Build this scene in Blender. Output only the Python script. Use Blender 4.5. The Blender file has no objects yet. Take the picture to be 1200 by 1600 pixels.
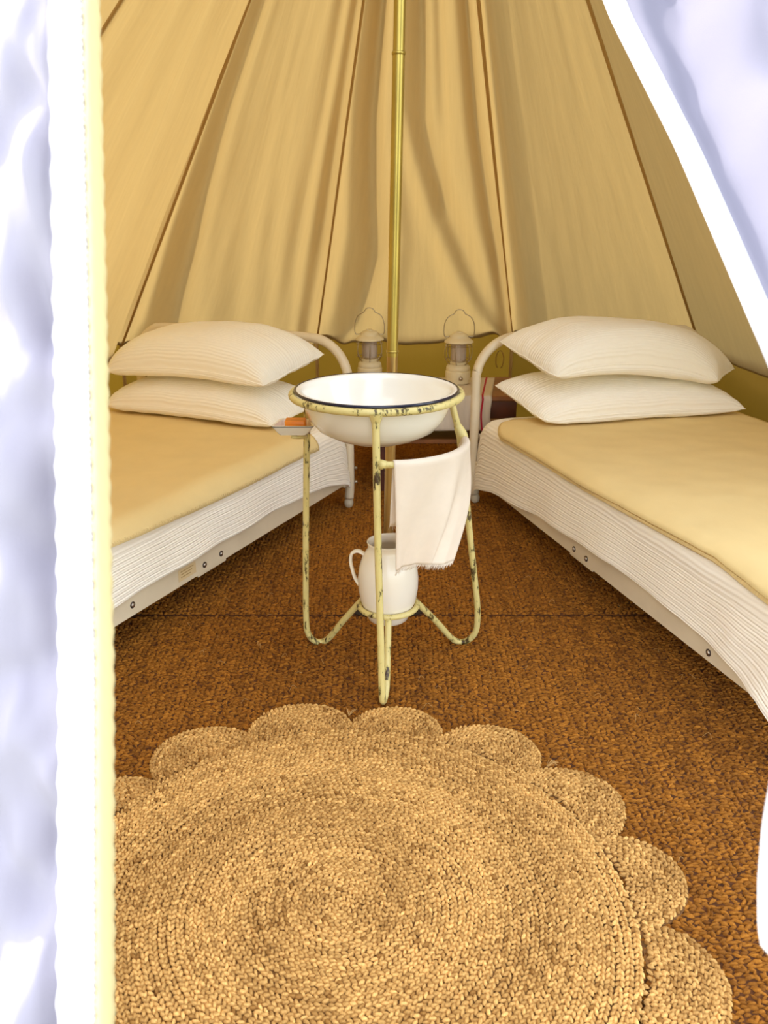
import bpy, math, random
import numpy as np
from mathutils import Vector, noise as mnoise
random.seed(7); rng = np.random.default_rng(7)
S = bpy.context.scene; COL = S.collection
R = math.radians

# ------------------------------------------------------------------ camera
cam_d = bpy.data.cameras.new('camera'); cam = bpy.data.objects.new('camera', cam_d); COL.objects.link(cam)
cam.location = (0, 0, 1.2); cam.rotation_euler = (R(90 - 20.2), 0, 0)
cam_d.sensor_fit = 'VERTICAL'; cam_d.sensor_height = 36; cam_d.sensor_width = 27
cam_d.lens = 1300 / 1600 * 36; cam_d.clip_start = 0.02
cam_d.dof.use_dof = True; cam_d.dof.focus_distance = 2.1; cam_d.dof.aperture_fstop = 7.5
S.camera = cam
# ------------------------------------------------------------------ sky, sun, exposure
W = bpy.data.worlds.new('sky'); S.world = W; W.use_nodes = True
nt = W.node_tree; bg = nt.nodes['Background']
sky = nt.nodes.new('ShaderNodeTexSky'); sky.sky_type = 'NISHITA'; sky.sun_disc = False
sky.sun_elevation = R(36); sky.sun_rotation = R(288); sky.dust_density = 1.6
hz = nt.nodes.new('ShaderNodeMix'); hz.data_type = 'RGBA'; hz.inputs[0].default_value = .55   # bright hazy cloud cover
hz.inputs[7].default_value = (4.2, 4.0, 3.8, 1); nt.links.new(sky.outputs[0], hz.inputs[6])
nt.links.new(hz.outputs[2], bg.inputs[0]); bg.inputs[1].default_value = 0.42
sun_d = bpy.data.lights.new('sun', 'SUN'); sun = bpy.data.objects.new('sun', sun_d); COL.objects.link(sun)
sun_d.energy = 3.2; sun_d.angle = R(2.0); sun_d.color = (1.0, 0.95, 0.86)
SUN_AZ, SUN_EL = R(-72), R(36)
sun_dir = Vector((math.sin(SUN_AZ) * math.cos(SUN_EL), math.cos(SUN_AZ) * math.cos(SUN_EL), math.sin(SUN_EL)))
sun.rotation_euler = sun_dir.to_track_quat('Z', 'Y').to_euler()
S.view_settings.view_transform = 'Standard'; S.view_settings.look = 'None'
S.view_settings.gamma = 1; S.view_settings.use_curve_mapping = False
S.view_settings.exposure = 1.22
cy = S.cycles; cy.max_bounces = 12; cy.diffuse_bounces = 8; cy.glossy_bounces = 4
cy.transmission_bounces = 8; cy.transparent_max_bounces = 8
cy.use_denoising = True; cy.caustics_reflective = False; cy.caustics_refractive = False

# ------------------------------------------------------------------ materials
def new_mat(name):
    m = bpy.data.materials.new(name); m.use_nodes = True
    return m, m.node_tree, m.node_tree.nodes['Principled BSDF']
def N(t, kind, **kw):
    n = t.nodes.new(kind)
    for k, v in kw.items():
        if k in n.inputs: n.inputs[k].default_value = v
        else: setattr(n, k, v)
    return n
def rgba(c): return (c[0], c[1], c[2], 1)
def s2l(r, g, b): return tuple(((v/255)/12.92 if v/255 < .04045 else ((v/255+.055)/1.055)**2.4) for v in (r, g, b))
def ramp(t, stops):
    n = t.nodes.new('ShaderNodeValToRGB'); e = n.color_ramp.elements
    while len(e) < len(stops): e.new(0.5)
    for q, (p, c) in zip(e, stops): q.position = p; q.color = rgba(c)
    return n
def coords(t, out='Object', scale=(1, 1, 1), rot=(0, 0, 0)):
    tc = N(t, 'ShaderNodeTexCoord'); mp = N(t, 'ShaderNodeMapping'); mp.inputs['Scale'].default_value = scale
    mp.inputs['Rotation'].default_value = rot
    t.links.new(tc.outputs[out], mp.inputs[0]); return mp.outputs[0]
def bump(t, b, h, strength, dist):
    n = N(t, 'ShaderNodeBump', Strength=strength, Distance=dist); t.links.new(h, n.inputs['Height'])
    t.links.new(n.outputs[0], b.inputs['Normal']); return n
def plain(name, col, rough=.5, metal=0., nscale=0, amt=.12, bstr=0, bdist=.001, coat=0):
    m, t, b = new_mat(name)
    b.inputs['Base Color'].default_value = rgba(col); b.inputs['Roughness'].default_value = rough
    b.inputs['Metallic'].default_value = metal; b.inputs['Coat Weight'].default_value = coat
    if nscale:
        no = N(t, 'ShaderNodeTexNoise', Scale=nscale, Detail=4); t.links.new(coords(t), no.inputs['Vector'])
        r = ramp(t, [(.3, [c * (1 - amt) for c in col]), (.7, [min(1, c * (1 + amt)) for c in col])])
        t.links.new(no.outputs[0], r.inputs[0]); t.links.new(r.outputs[0], b.inputs['Base Color'])
        if bstr: bump(t, b, no.outputs[0], bstr, bdist)
    return m
def fabric(name, col, trans=None, tw=0., scale=(1, 1, 1), out='UV', slub=.25, amt=.08, fine=900, rough=.9):
    """woven cloth: diffuse + translucent, with slubs along V and a fine weave relief"""
    m, t, b = new_mat(name)
    b.inputs['Roughness'].default_value = rough; b.inputs['Specular IOR Level'].default_value = .15
    v = coords(t, out, scale)
    a = N(t, 'ShaderNodeTexNoise', Scale=1.0, Detail=5, Roughness=.6); t.links.new(v, a.inputs['Vector'])
    r = ramp(t, [(.25, [c * (1 - amt) for c in col]), (.75, [min(1, c * (1 + amt)) for c in col])])
    t.links.new(a.outputs[0], r.inputs[0]); t.links.new(r.outputs[0], b.inputs['Base Color'])
    f = N(t, 'ShaderNodeTexNoise', Scale=fine, Detail=2); t.links.new(coords(t, out), f.inputs['Vector'])
    mx = N(t, 'ShaderNodeMix', data_type='FLOAT'); mx.inputs[0].default_value = .3
    t.links.new(a.outputs[0], mx.inputs[2]); t.links.new(f.outputs[0], mx.inputs[3])
    bp = bump(t, b, mx.outputs[0], slub, .004)
    if tw:
        tr = N(t, 'ShaderNodeBsdfTranslucent'); tr.inputs[0].default_value = rgba(trans)
        t.links.new(bp.outputs[0], tr.inputs['Normal'])
        ms = N(t, 'ShaderNodeMixShader'); ms.inputs[0].default_value = tw
        t.links.new(b.outputs[0], ms.inputs[1]); t.links.new(tr.outputs[0], ms.inputs[2])
        t.links.new(ms.outputs[0], t.nodes['Material Output'].inputs[0])
    return m
def crinkle(name, col, direction, scale=60, strength=.5):
    """gauze cloth with fine wavy ribs"""
    m, t, b = new_mat(name)
    b.inputs['Base Color'].default_value = rgba(col); b.inputs['Roughness'].default_value = .85
    b.inputs['Specular IOR Level'].default_value = .2; b.inputs['Sheen Weight'].default_value = .1
    w = N(t, 'ShaderNodeTexWave', Scale=scale, Distortion=3.5, Detail=2); w.inputs['Detail Scale'].default_value = .25
    w.bands_direction = direction
    t.links.new(coords(t, 'UV'), w.inputs['Vector'])
    n = N(t, 'ShaderNodeTexNoise', Scale=14, Detail=3); t.links.new(coords(t, 'UV'), n.inputs['Vector'])
    ad = N(t, 'ShaderNodeMath', operation='MULTIPLY_ADD'); t.links.new(n.outputs[0], ad.inputs[0]); ad.inputs[1].default_value = 1.6
    t.links.new(w.outputs['Fac'], ad.inputs[2])
    bump(t, b, ad.outputs[0], strength, .004)
    return m
def fibre(name, dark, light, rough=.8, fine=(300, 300, 300)):
    """colour from the per-strand attribute, hairy relief"""
    m, t, b = new_mat(name)
    at = N(t, 'ShaderNodeAttribute'); at.attribute_name = 'Tone'
    r = ramp(t, [(0, dark), (1, light)]); t.links.new(at.outputs['Fac'], r.inputs[0])
    n = N(t, 'ShaderNodeTexNoise', Scale=1, Detail=4); t.links.new(coords(t, 'Object', fine), n.inputs['Vector'])
    mx = N(t, 'ShaderNodeMix', data_type='RGBA', blend_type='MULTIPLY'); mx.inputs[0].default_value = .45
    r2 = ramp(t, [(.3, (.45, .4, .35)), (.7, (1.25, 1.25, 1.25))]); t.links.new(n.outputs[0], r2.inputs[0])
    t.links.new(r.outputs[0], mx.inputs[6]); t.links.new(r2.outputs[0], mx.inputs[7])
    t.links.new(mx.outputs[2], b.inputs['Base Color']); b.inputs['Roughness'].default_value = rough
    b.inputs['Specular IOR Level'].default_value = .25
    bump(t, b, n.outputs[0], .6, .002)
    return m
def chipped(name):
    m, t, b = new_mat(name)
    v = coords(t, 'Object', (1, 1, .35))
    n = N(t, 'ShaderNodeTexNoise', Scale=75, Detail=6, Roughness=.7); t.links.new(v, n.inputs['Vector'])
    n2 = N(t, 'ShaderNodeTexNoise', Scale=9, Detail=3); t.links.new(coords(t), n2.inputs['Vector'])
    ad = N(t, 'ShaderNodeMath', operation='MULTIPLY_ADD'); t.links.new(n2.outputs[0], ad.inputs[0]); ad.inputs[1].default_value = .45
    t.links.new(n.outputs[0], ad.inputs[2])
    paint, green, rust = (.70, .60, .25), (.20, .17, .045), (.05, .022, .008)
    r = ramp(t, [(.52, paint), (.80, (.64, .54, .2)), (.822, green), (.885, rust)])
    t.links.new(ad.outputs[0], r.inputs[0]); t.links.new(r.outputs[0], b.inputs['Base Color'])
    b.inputs['Roughness'].default_value = .38
    inv = ramp(t, [(.79, (1, 1, 1)), (.83, (0, 0, 0))]); t.links.new(ad.outputs[0], inv.inputs[0])
    bump(t, b, inv.outputs[0], .5, .0008)
    return m

M = {}
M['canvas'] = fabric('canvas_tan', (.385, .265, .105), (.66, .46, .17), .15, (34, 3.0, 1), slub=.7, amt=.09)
M['wall'] = fabric('canvas_wall_shade', (.20, .112, .018), (.4, .24, .02), .10, (9, 1, 1), slub=.3, amt=.06)  # same canvas as the roof, dim yellow transmitted light put into its colour
M['seam'] = fabric('seam_tape', (.46, .28, .09), (.5, .3, .08), .2, (40, 2, 1), slub=.3)
M['flap'] = fabric('flap_shade_tint', (.37, .355, .42), (.6, .6, .66), .15, (5, 5, 1), slub=.25, amt=.03, fine=600)  # white cloth darkened and tinted, its sky-lit shade put into the colour
M['flap2'] = fabric('flap_deep_shade', (.205, .20, .25), (.5, .5, .56), .1, (5, 5, 1), slub=.25, amt=.03, fine=600)  # right panel, also white cloth: deeper lavender shade put into the base colour
M['tape'] = fabric('tape_white', (.68, .68, .70), (.8, .8, .8), .2, (60, 60, 1), slub=.5, amt=.02, fine=700)
M['cord'] = fabric('cord_cream', (.56, .47, .24), (.7, .6, .3), .15, (80, 80, 1), slub=.2, amt=.04)
M['sheet'] = crinkle('sheet_gauze', (.95, .90, .77), 'Y', 22, .35)
M['pillow'] = crinkle('pillow_gauze', (.94, .90, .77), 'Y', 34, .4)
M['blanket'] = fabric('wool_blanket', (.80, .63, .30), None, 0, (7, 7, 1), slub=.3, amt=.04, fine=420)
M['stitch'] = plain('wool_stitch', (.80, .62, .30), .9, nscale=90)
M['towel'] = fabric('towel_linen', (.89, .79, .65), (.85, .75, .58), .18, (30, 30, 1), slub=.12, amt=.03, fine=700)
M['runner'] = fabric('runner_linen', (.66, .58, .46), None, 0, (60, 4, 1), slub=.3, amt=.08)
M['red'] = plain('red_stripe', (.45, .02, .04), .9)
M['enamel'] = plain('white_enamel', (.86, .84, .74), .16, coat=.4, nscale=3, amt=.02)
M['navy'] = plain('navy_enamel', (.008, .010, .03), .2)
M['ceramic'] = plain('white_ceramic', (.86, .81, .68), .22, coat=.3, nscale=5, amt=.03)
M['soap'] = plain('amber_soap', (.85, .28, .015), .4, nscale=20, amt=.08)
M['soap'].node_tree.nodes['Principled BSDF'].inputs['Subsurface Weight'].default_value = .15
M['paint'] = chipped('chipped_paint')
M['bed'] = plain('cream_enamel_tube', (.74, .64, .45), .35, nscale=12, amt=.04)
M['bolt'] = plain('steel_bolt', (.5, .45, .38), .3, 1)
M['hole'] = plain('dark_washer', (.05, .03, .02), .6)
M['caster'] = plain('caster_plastic', (.55, .47, .33), .45)
M['brownleg'] = plain('brown_leg', (.20, .06, .02), .6)
M['brass'] = plain('brass_pole', (.44, .33, .075), .34, .8, nscale=6, amt=.12)
M['brass_reflect'] = plain('brass_pole_lower', (.46, .30, .10), .34, .8, nscale=6, amt=.12)  # brass again, with the floor's reddish reflection put into its colour
M['wood'] = plain('dark_red_wood', (.085, .018, .006), .4, nscale=14, amt=.4)
M['woodtop'] = plain('brown_wood', (.22, .075, .015), .45, nscale=14, amt=.3)
M['lantern'] = plain('cream_lantern', (.74, .64, .40), .45, nscale=30, amt=.03)
M['wire'] = plain('wire_metal', (.46, .38, .25), .3, 1)
M['globe'] = plain('frosted_globe', (.55, .46, .36), .45)
M['globe'].node_tree.nodes['Principled BSDF'].inputs['Transmission Weight'].default_value = .0
M['coir'] = fibre('coir_fibre', (.16, .054, .004), (.46, .18, .018), .85, (300, 600, 400))
M['coirbase'] = plain('coir_backing', (.10, .032, .004), .95, nscale=60, amt=.5)
M['jute'] = fibre('jute_braid', (.34, .165, .036), (.93, .57, .185), .75, (330, 330, 330))
M['jutebase'] = plain('jute_backing', (.20, .09, .02), .9, nscale=80, amt=.4)
M['ground'] = plain('pale_grass', (.30, .30, .20), .95, nscale=3, amt=.3)
M['strand'] = plain('loose_strand', (.55, .33, .11), .9)
M['sheeting'] = plain('groundsheet', (.012, .006, .003), .8, nscale=8)
M['sticker'] = plain('paper_sticker', (.72, .56, .30), .7)
M['ink'] = plain('faded_print', (.38, .24, .08), .8)

# ------------------------------------------------------------------ object helpers
def mesh_obj(name, verts, faces, mat=None, parent=None, smooth=True, uv=None):
    me = bpy.data.meshes.new(name)
    me.from_pydata([tuple(map(float, v)) for v in verts], [], [tuple(int(i) for i in f) for f in faces]); me.update()
    if smooth: me.polygons.foreach_set('use_smooth', [True] * len(me.polygons))
    if uv is not None:
        l = me.uv_layers.new(name='UVMap'); vi = np.empty(len(me.loops), dtype=np.int32)
        me.loops.foreach_get('vertex_index', vi)
        l.data.foreach_set('uv', np.asarray(uv, dtype=np.float32)[vi].ravel())
    if mat: me.materials.append(M[mat] if isinstance(mat, str) else mat)
    o = bpy.data.objects.new(name, me); COL.objects.link(o)
    if parent: attach(o, parent)
    return o
def attach(o, parent):
    o.parent = parent; o.location = Vector(o.location)
    o.matrix_parent_inverse = Matrix_inv(parent)
def Matrix_inv(p):
    from mathutils import Matrix
    return Matrix.Translation(-Vector(p.location)) if p.type == 'EMPTY' else Matrix.Identity(4)
def tag(o, label=None, cat=None, group=None, kind=None):
    for k, v in (('label', label), ('category', cat), ('group', group), ('kind', kind)):
        if v: o[k] = v
    return o
def thing(name, label, cat, loc=(0, 0, 0), group=None):
    o = bpy.data.objects.new(name, None); COL.objects.link(o); o.location = loc; o.empty_display_size = .05
    return tag(o, label, cat, group)
def grid_faces(n, m, close_u=False):
    f = []
    for i in range(n - (0 if close_u else 1)):
        for j in range(m - 1):
            a, b = i * m + j, ((i + 1) % n) * m + j
            f.append((a, b, b + 1, a + 1))
    return f
def grid_obj(name, P, mat, parent=None, uv=None, thick=0, subsurf=0):
    n, m = P.shape[:2]
    if uv is None:
        du = np.concatenate([[0], np.cumsum(np.linalg.norm(np.diff(P[:, m // 2], axis=0), axis=1))])
        dv = np.concatenate([[0], np.cumsum(np.linalg.norm(np.diff(P[n // 2], axis=0), axis=1))])
        uv = np.stack(np.meshgrid(du, dv, indexing='ij'), -1)
    o = mesh_obj(name, P.reshape(-1, 3), grid_faces(n, m), mat, parent, uv=np.asarray(uv).reshape(-1, 2))
    if thick:
        s = o.modifiers.new('thickness', 'SOLIDIFY'); s.thickness = thick; s.offset = 0
    if subsurf:
        s = o.modifiers.new('smooth', 'SUBSURF'); s.levels = s.render_levels = subsurf
    return o
def smooth_path(pts, sub=6, closed=False):
    p = [Vector(q) for q in pts]; n = len(p); out = []
    for i in range(n if closed else n - 1):
        a = p[(i - 1) % n] if closed or i > 0 else p[i] * 2 - p[i + 1]
        b, c = p[i], p[(i + 1) % n]
        d = p[(i + 2) % n] if closed or i < n - 2 else c * 2 - b
        for k in range(sub):
            t = k / sub
            out.append(.5 * ((2 * b) + (c - a) * t + (2 * a - 5 * b + 4 * c - d) * t * t + (3 * b - a - 3 * c + d) * t ** 3))
    if not closed: out.append(p[-1])
    return out
def tube_data(path, r, seg=12, closed=False, flat=None):
    n = len(path); V = []; F = []; nrm = None
    for i in range(n):
        a = path[(i - 1) % n] if closed or i else path[i]
        b = path[(i + 1) % n] if closed or i < n - 1 else path[i]
        t = (b - a).normalized()
        if nrm is None: nrm = t.orthogonal().normalized() if flat is None else (Vector(flat) - t * t.dot(Vector(flat))).normalized()
        nrm = (nrm - t * nrm.dot(t)).normalized(); bi = t.cross(nrm)
        rr = r(i / max(1, n - 1)) if callable(r) else r
        ra, rb = rr if isinstance(rr, tuple) else (rr, rr)
        for k in range(seg):
            w = 2 * math.pi * k / seg; V.append(path[i] + nrm * (ra * math.cos(w)) + bi * (rb * math.sin(w)))
    for i in range(n if closed else n - 1):
        for k in range(seg):
            a, b = i * seg + k, i * seg + (k + 1) % seg
            c, d = ((i + 1) % n) * seg + k, ((i + 1) % n) * seg + (k + 1) % seg
            F.append((a, b, d, c))
    if not closed:
        F.append(tuple(range(seg))[::-1]); F.append(tuple((n - 1) * seg + k for k in range(seg)))
    return V, F
class MB:
    def __init__(s): s.V = []; s.F = []
    def add(s, V, F):
        o = len(s.V); s.V += [Vector(v) for v in V]; s.F += [tuple(i + o for i in f) for f in F]; return s
    def tube(s, pts, r, seg=12, sub=0, closed=False, flat=None):
        p = smooth_path(pts, sub, closed) if sub else [Vector(q) for q in pts]
        return s.add(*tube_data(p, r, seg, closed, flat))
    def lathe(s, prof, seg=48, c=(0, 0, 0), axis=None):
        V = []; F = []; n = len(prof)
        for i in range(seg):
            a = 2 * math.pi * i / seg
            for r, z in prof: V.append(Vector((r * math.cos(a), r * math.sin(a), z)))
        if axis is not None:
            q = Vector(axis).to_track_quat('Z', 'Y'); V = [q @ v for v in V]
        V = [v + Vector(c) for v in V]
        for i in range(seg):
            for j in range(n - 1):
                a, b = i * n + j, ((i + 1) % seg) * n + j; F.append((a, b, b + 1, a + 1))
        return s.add(V, F)
    def box(s, c, size, rz=0, bev=0):
        x, y, z = (q / 2 for q in size); V = []; F = []
        b = min(bev, x * .9, y * .9, z * .9)
        if b <= 0:
            V = [Vector((i * x, j * y, k * z)) for i in (-1, 1) for j in (-1, 1) for k in (-1, 1)]
            F = [(0, 1, 3, 2), (4, 6, 7, 5), (0, 4, 5, 1), (2, 3, 7, 6), (0, 2, 6, 4), (1, 5, 7, 3)]
        else:
            idx = {}
            for i in (-1, 1):
                for j in (-1, 1):
                    for k in (-1, 1):
                        for ax, v in enumerate(((i*x, j*(y-b), k*(z-b)), (i*(x-b), j*y, k*(z-b)), (i*(x-b), j*(y-b), k*z))):
                            idx[i, j, k, ax] = len(V); V.append(Vector(v))
            for q in (-1, 1):
                F.append([idx[q, -1, -1, 0], idx[q, 1, -1, 0], idx[q, 1, 1, 0], idx[q, -1, 1, 0]][::q])
                F.append([idx[-1, q, -1, 1], idx[-1, q, 1, 1], idx[1, q, 1, 1], idx[1, q, -1, 1]][::q])
                F.append([idx[-1, -1, q, 2], idx[1, -1, q, 2], idx[1, 1, q, 2], idx[-1, 1, q, 2]][::q])
                for p in (-1, 1):
                    F.append([idx[q, p, -1, 0], idx[q, p, -1, 1], idx[q, p, 1, 1], idx[q, p, 1, 0]])
                    F.append([idx[q, -1, p, 0], idx[q, -1, p, 2], idx[q, 1, p, 2], idx[q, 1, p, 0]])
                    F.append([idx[-1, q, p, 1], idx[-1, q, p, 2], idx[1, q, p, 2], idx[1, q, p, 1]])
            for i in (-1, 1):
                for j in (-1, 1):
                    for k in (-1, 1): F.append([idx[i, j, k, 0], idx[i, j, k, 1], idx[i, j, k, 2]])
        cs, sn = math.cos(rz), math.sin(rz)
        V = [Vector((v.x * cs - v.y * sn, v.x * sn + v.y * cs, v.z)) + Vector(c) for v in V]
        return s.add(V, F)
    def build(s, name, mat, parent=None, smooth=True, angle=None):
        o = mesh_obj(name, s.V, s.F, mat, parent, smooth)
        import bmesh
        bm = bmesh.new(); bm.from_mesh(o.data); bmesh.ops.recalc_face_normals(bm, faces=bm.faces)
        bm.to_mesh(o.data); bm.free()
        if angle:
            me = o.data; a = R(angle)
            bm = bmesh.new(); bm.from_mesh(me)
            for e in bm.edges:
                if len(e.link_faces) == 2 and e.calc_face_angle(0) > a: e.smooth = False
            bm.to_mesh(me); bm.free()
        return o
def nz(x, y, z=0, s=1): return mnoise.noise(Vector((x * s, y * s, z * s)))

# ------------------------------------------------------------------ outdoors
g = MB().box((0, 2, -.08), (60, 60, .1)).build('ground', 'ground', smooth=False); tag(g, kind='structure')

# ------------------------------------------------------------------ the tent: roof gores, low walls
APEX = np.array([.095, 2.36, 2.57]); EZ = .53; RAD = 2.06; PC = np.array([0, 2.36])
eave = {-39.5: (-1.341, 4.283), -10: (-.360, 4.50), 19.5: (.713, 4.69), 49: (1.602, 4.24)}
AZ = [-148, -129.5, -99.5, -69.5, -39.5, -10, 19.5, 49, 79, 109]
for a in AZ:
    if a not in eave: eave[a] = (PC[0] + RAD * math.sin(R(a)), PC[1] + RAD * math.cos(R(a)))
def gauss(x, c, w): return np.exp(-((x - c) / w) ** 2)
def interp(t, ts, vs): return np.interp(t, ts, vs)
def folds(k, s, t):
    """inward bulge (m) of gore k at s across, t from eave to apex"""
    f = (1 - t)
    d = .035 * 4 * s * (1 - s) * f
    T = [.0, .06, .25, .5, 1]
    if k == -10:
        d = d * .5
        d -= .050 * gauss(s, interp(t, T, [.05, .09, .10, .05, .03]), .075) * (1 - t * .8)
        d += .035 * gauss(s, interp(t, T, [.08, .16, .24, .14, .1]), .07)
        d -= .018 * gauss(s, interp(t, T, [.3, .34, .4, .28, .2]), .06)
        d += .030 * gauss(s, interp(t, T, [1.0, .92, .76, .50, .4]), .075)
        d -= .020 * gauss(s, interp(t, T, [.9, .84, .64, .38, .3]), .07)
        d += .022 * gauss(s, interp(t, T, [.62, .62, .60, .66, .6]), .05) * t
        d += .050 * gauss(s, interp(t, T, [1.0, .985, .95, .88, .85]), .05) * (1 - t * .5)
        d += .006 * np.sin(46 * s + 6 * t) * gauss(s, 1, .30) * np.exp(-t / .05)
        d += .005 * np.sin(60 * s) * gauss(s, 0, .2) * np.exp(-t / .08)
    elif k == -39.5:
        d -= .040 * gauss(s, interp(t, T, [.05, .08, .06, .04, .03]), .05) * (1 - t)
        d += .030 * gauss(s, interp(t, T, [.10, .22, .17, .10, .08]), .07) * (1 - t)
        d -= .018 * gauss(s, interp(t, T, [.2, .38, .30, .2, .15]), .07) * (1 - t)
        d += .045 * gauss(s, .93, .06) * (1 - t * .7)
        d += .014 * gauss(s, interp(t, T, [.80, .80, .78, .8, .8]), .05)
        d += .006 * np.sin(70 * s) * gauss(s, .9, .14) * np.exp(-t / .12)
        d += .004 * np.sin(38 * s + 9 * t) * gauss(t, .2, .2)
    elif k == 19.5:
        d -= .030 * gauss(s, .04, .05) * (1 - t * .7)
        d += .020 * gauss(s, .16, .07) * (1 - t * .6)
        d += .004 * np.sin(50 * s) * gauss(s, 0, .15) * np.exp(-t / .1)
    elif k == -69.5:
        d += .025 * gauss(s, .9, .09) - .03 * gauss(s, .97, .03) + .008 * np.sin(24 * s + 3 * t)
    d = 1.6 * d * np.clip(np.minimum(s, 1 - s) / .02, 0, 1) * np.where(d < 0, .45 + .55 * np.clip(t / .08, 0, 1), 1)
    return d
ceil = thing('ceiling', None, None, (0, 2.36, .53)); tag(ceil, kind='structure')
def lerp(a, b, t): return a + (b - a) * t
def wallpoint(a, z): return np.array([eave[a][0], eave[a][1], z])
walls = {}
def wall_parent(side):
    if side not in walls:
        walls[side] = thing('wall_' + side, None, None, (0, 2.36, 0)); tag(walls[side], kind='structure')
    return walls[side]
for i in range(len(AZ) - 1):
    a, b = AZ[i], AZ[i + 1]
    E0, E1 = wallpoint(a, EZ), wallpoint(b, EZ)
    vis = -70 < a < 50
    ns, ntt = (121, 91) if vis else (17, 13)
    s = np.linspace(0, 1, ns)[:, None]; t = np.linspace(0, .985, ntt)[None, :] ** 1.15
    base = (E0[None, None] * (1 - s[..., None]) + E1[None, None] * s[..., None])
    P = base * (1 - t[..., None]) + APEX * t[..., None]
    nin = np.cross(E1 - E0, APEX - (E0 + E1) / 2); nin /= np.linalg.norm(nin)
    if nin @ (np.array([0, 2.36, .8]) - (E0 + E1) / 2) < 0: nin = -nin
    P = P + folds(a, s, t)[..., None] * nin
    # hem hangs in a slight curve between the guy points
    P[..., 2] -= (.016 * np.sin(np.pi * s) * np.exp(-t / .03))
    if vis:
        jit = np.array([[nz(si * 5, tj * 6, i * 7.3) + .5 * nz(si * 16, tj * 9, i * 3.1) for tj in t[0]] for si in s[:, 0]])
        P += (.006 * jit * np.clip(np.minimum(s, 1 - s) / .05, 0, 1))[..., None] * nin
    L = np.linalg.norm(E1 - E0); H = np.linalg.norm(APEX - (E0 + E1) / 2)
    uv = np.stack([s * L + 0 * t, t * H + 0 * s], -1)
    grid_obj('canvas_panel', P, 'canvas', ceil, uv)
    # hem band at the foot of the gore
    if vis:
        hp = np.stack([P[:, 0] + nin * .003, P[:, 1] * .75 + P[:, 0] * .25 + nin * .003], 1)
        grid_obj('hem', hp, 'canvas', ceil)
    # low wall below
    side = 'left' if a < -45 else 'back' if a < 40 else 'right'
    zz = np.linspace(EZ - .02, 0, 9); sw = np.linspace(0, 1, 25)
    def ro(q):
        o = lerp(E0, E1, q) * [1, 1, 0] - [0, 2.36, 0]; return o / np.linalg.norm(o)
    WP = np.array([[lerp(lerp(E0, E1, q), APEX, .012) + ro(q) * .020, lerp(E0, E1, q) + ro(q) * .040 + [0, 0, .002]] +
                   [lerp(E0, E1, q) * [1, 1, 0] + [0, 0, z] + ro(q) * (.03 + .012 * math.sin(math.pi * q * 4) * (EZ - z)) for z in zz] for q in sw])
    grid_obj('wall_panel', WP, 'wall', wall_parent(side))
def strip(p0, p1, w, inward, name, mat, parent, bulge=.0025):
    d = (p1 - p0); d /= np.linalg.norm(d); x = np.cross(d, inward); x /= np.linalg.norm(x)
    rows = []
    for q in np.linspace(0, 1, 40):
        c = lerp(p0, p1, q)
        rows.append([c + x * (w * u) + inward * (bulge * h) for u, h in ((-.5, 0), (-.42, 1), (-.08, 1.1), (0, .3), (.08, 1.1), (.42, 1), (.5, 0))])
    return grid_obj(name, np.array(rows), mat, parent)
for a in AZ:
    p = wallpoint(a, EZ); inw = np.array([-(p[0]), 2.36 - p[1], -.9]); inw /= np.linalg.norm(inw)
    strip(p + inw * .004, lerp(p, APEX, .985) + inw * .004, .014, inw, 'seam', 'seam', ceil)
    side = 'left' if a < -45 else 'back' if a < 40 else 'right'
    out = np.array([p[0], p[1] - 2.36, 0]); out /= np.linalg.norm(out)
    strip(wallpoint(a, 0) + out * .012, wallpoint(a, EZ) + out * .012, .018, -out, 'seam', 'seam', wall_parent(side))
# tie cord with loop on the back wall
cpt = np.array([.675, 4.665])
MB().tube([(cpt[0] + .022 * math.cos(q) - .03, cpt[1] - .02, .395 + .05 * math.sin(q)) for q in np.linspace(-1.2, 4.2, 16)], .0028, 6).build('tie_loop', 'seam', walls['back'])

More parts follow.
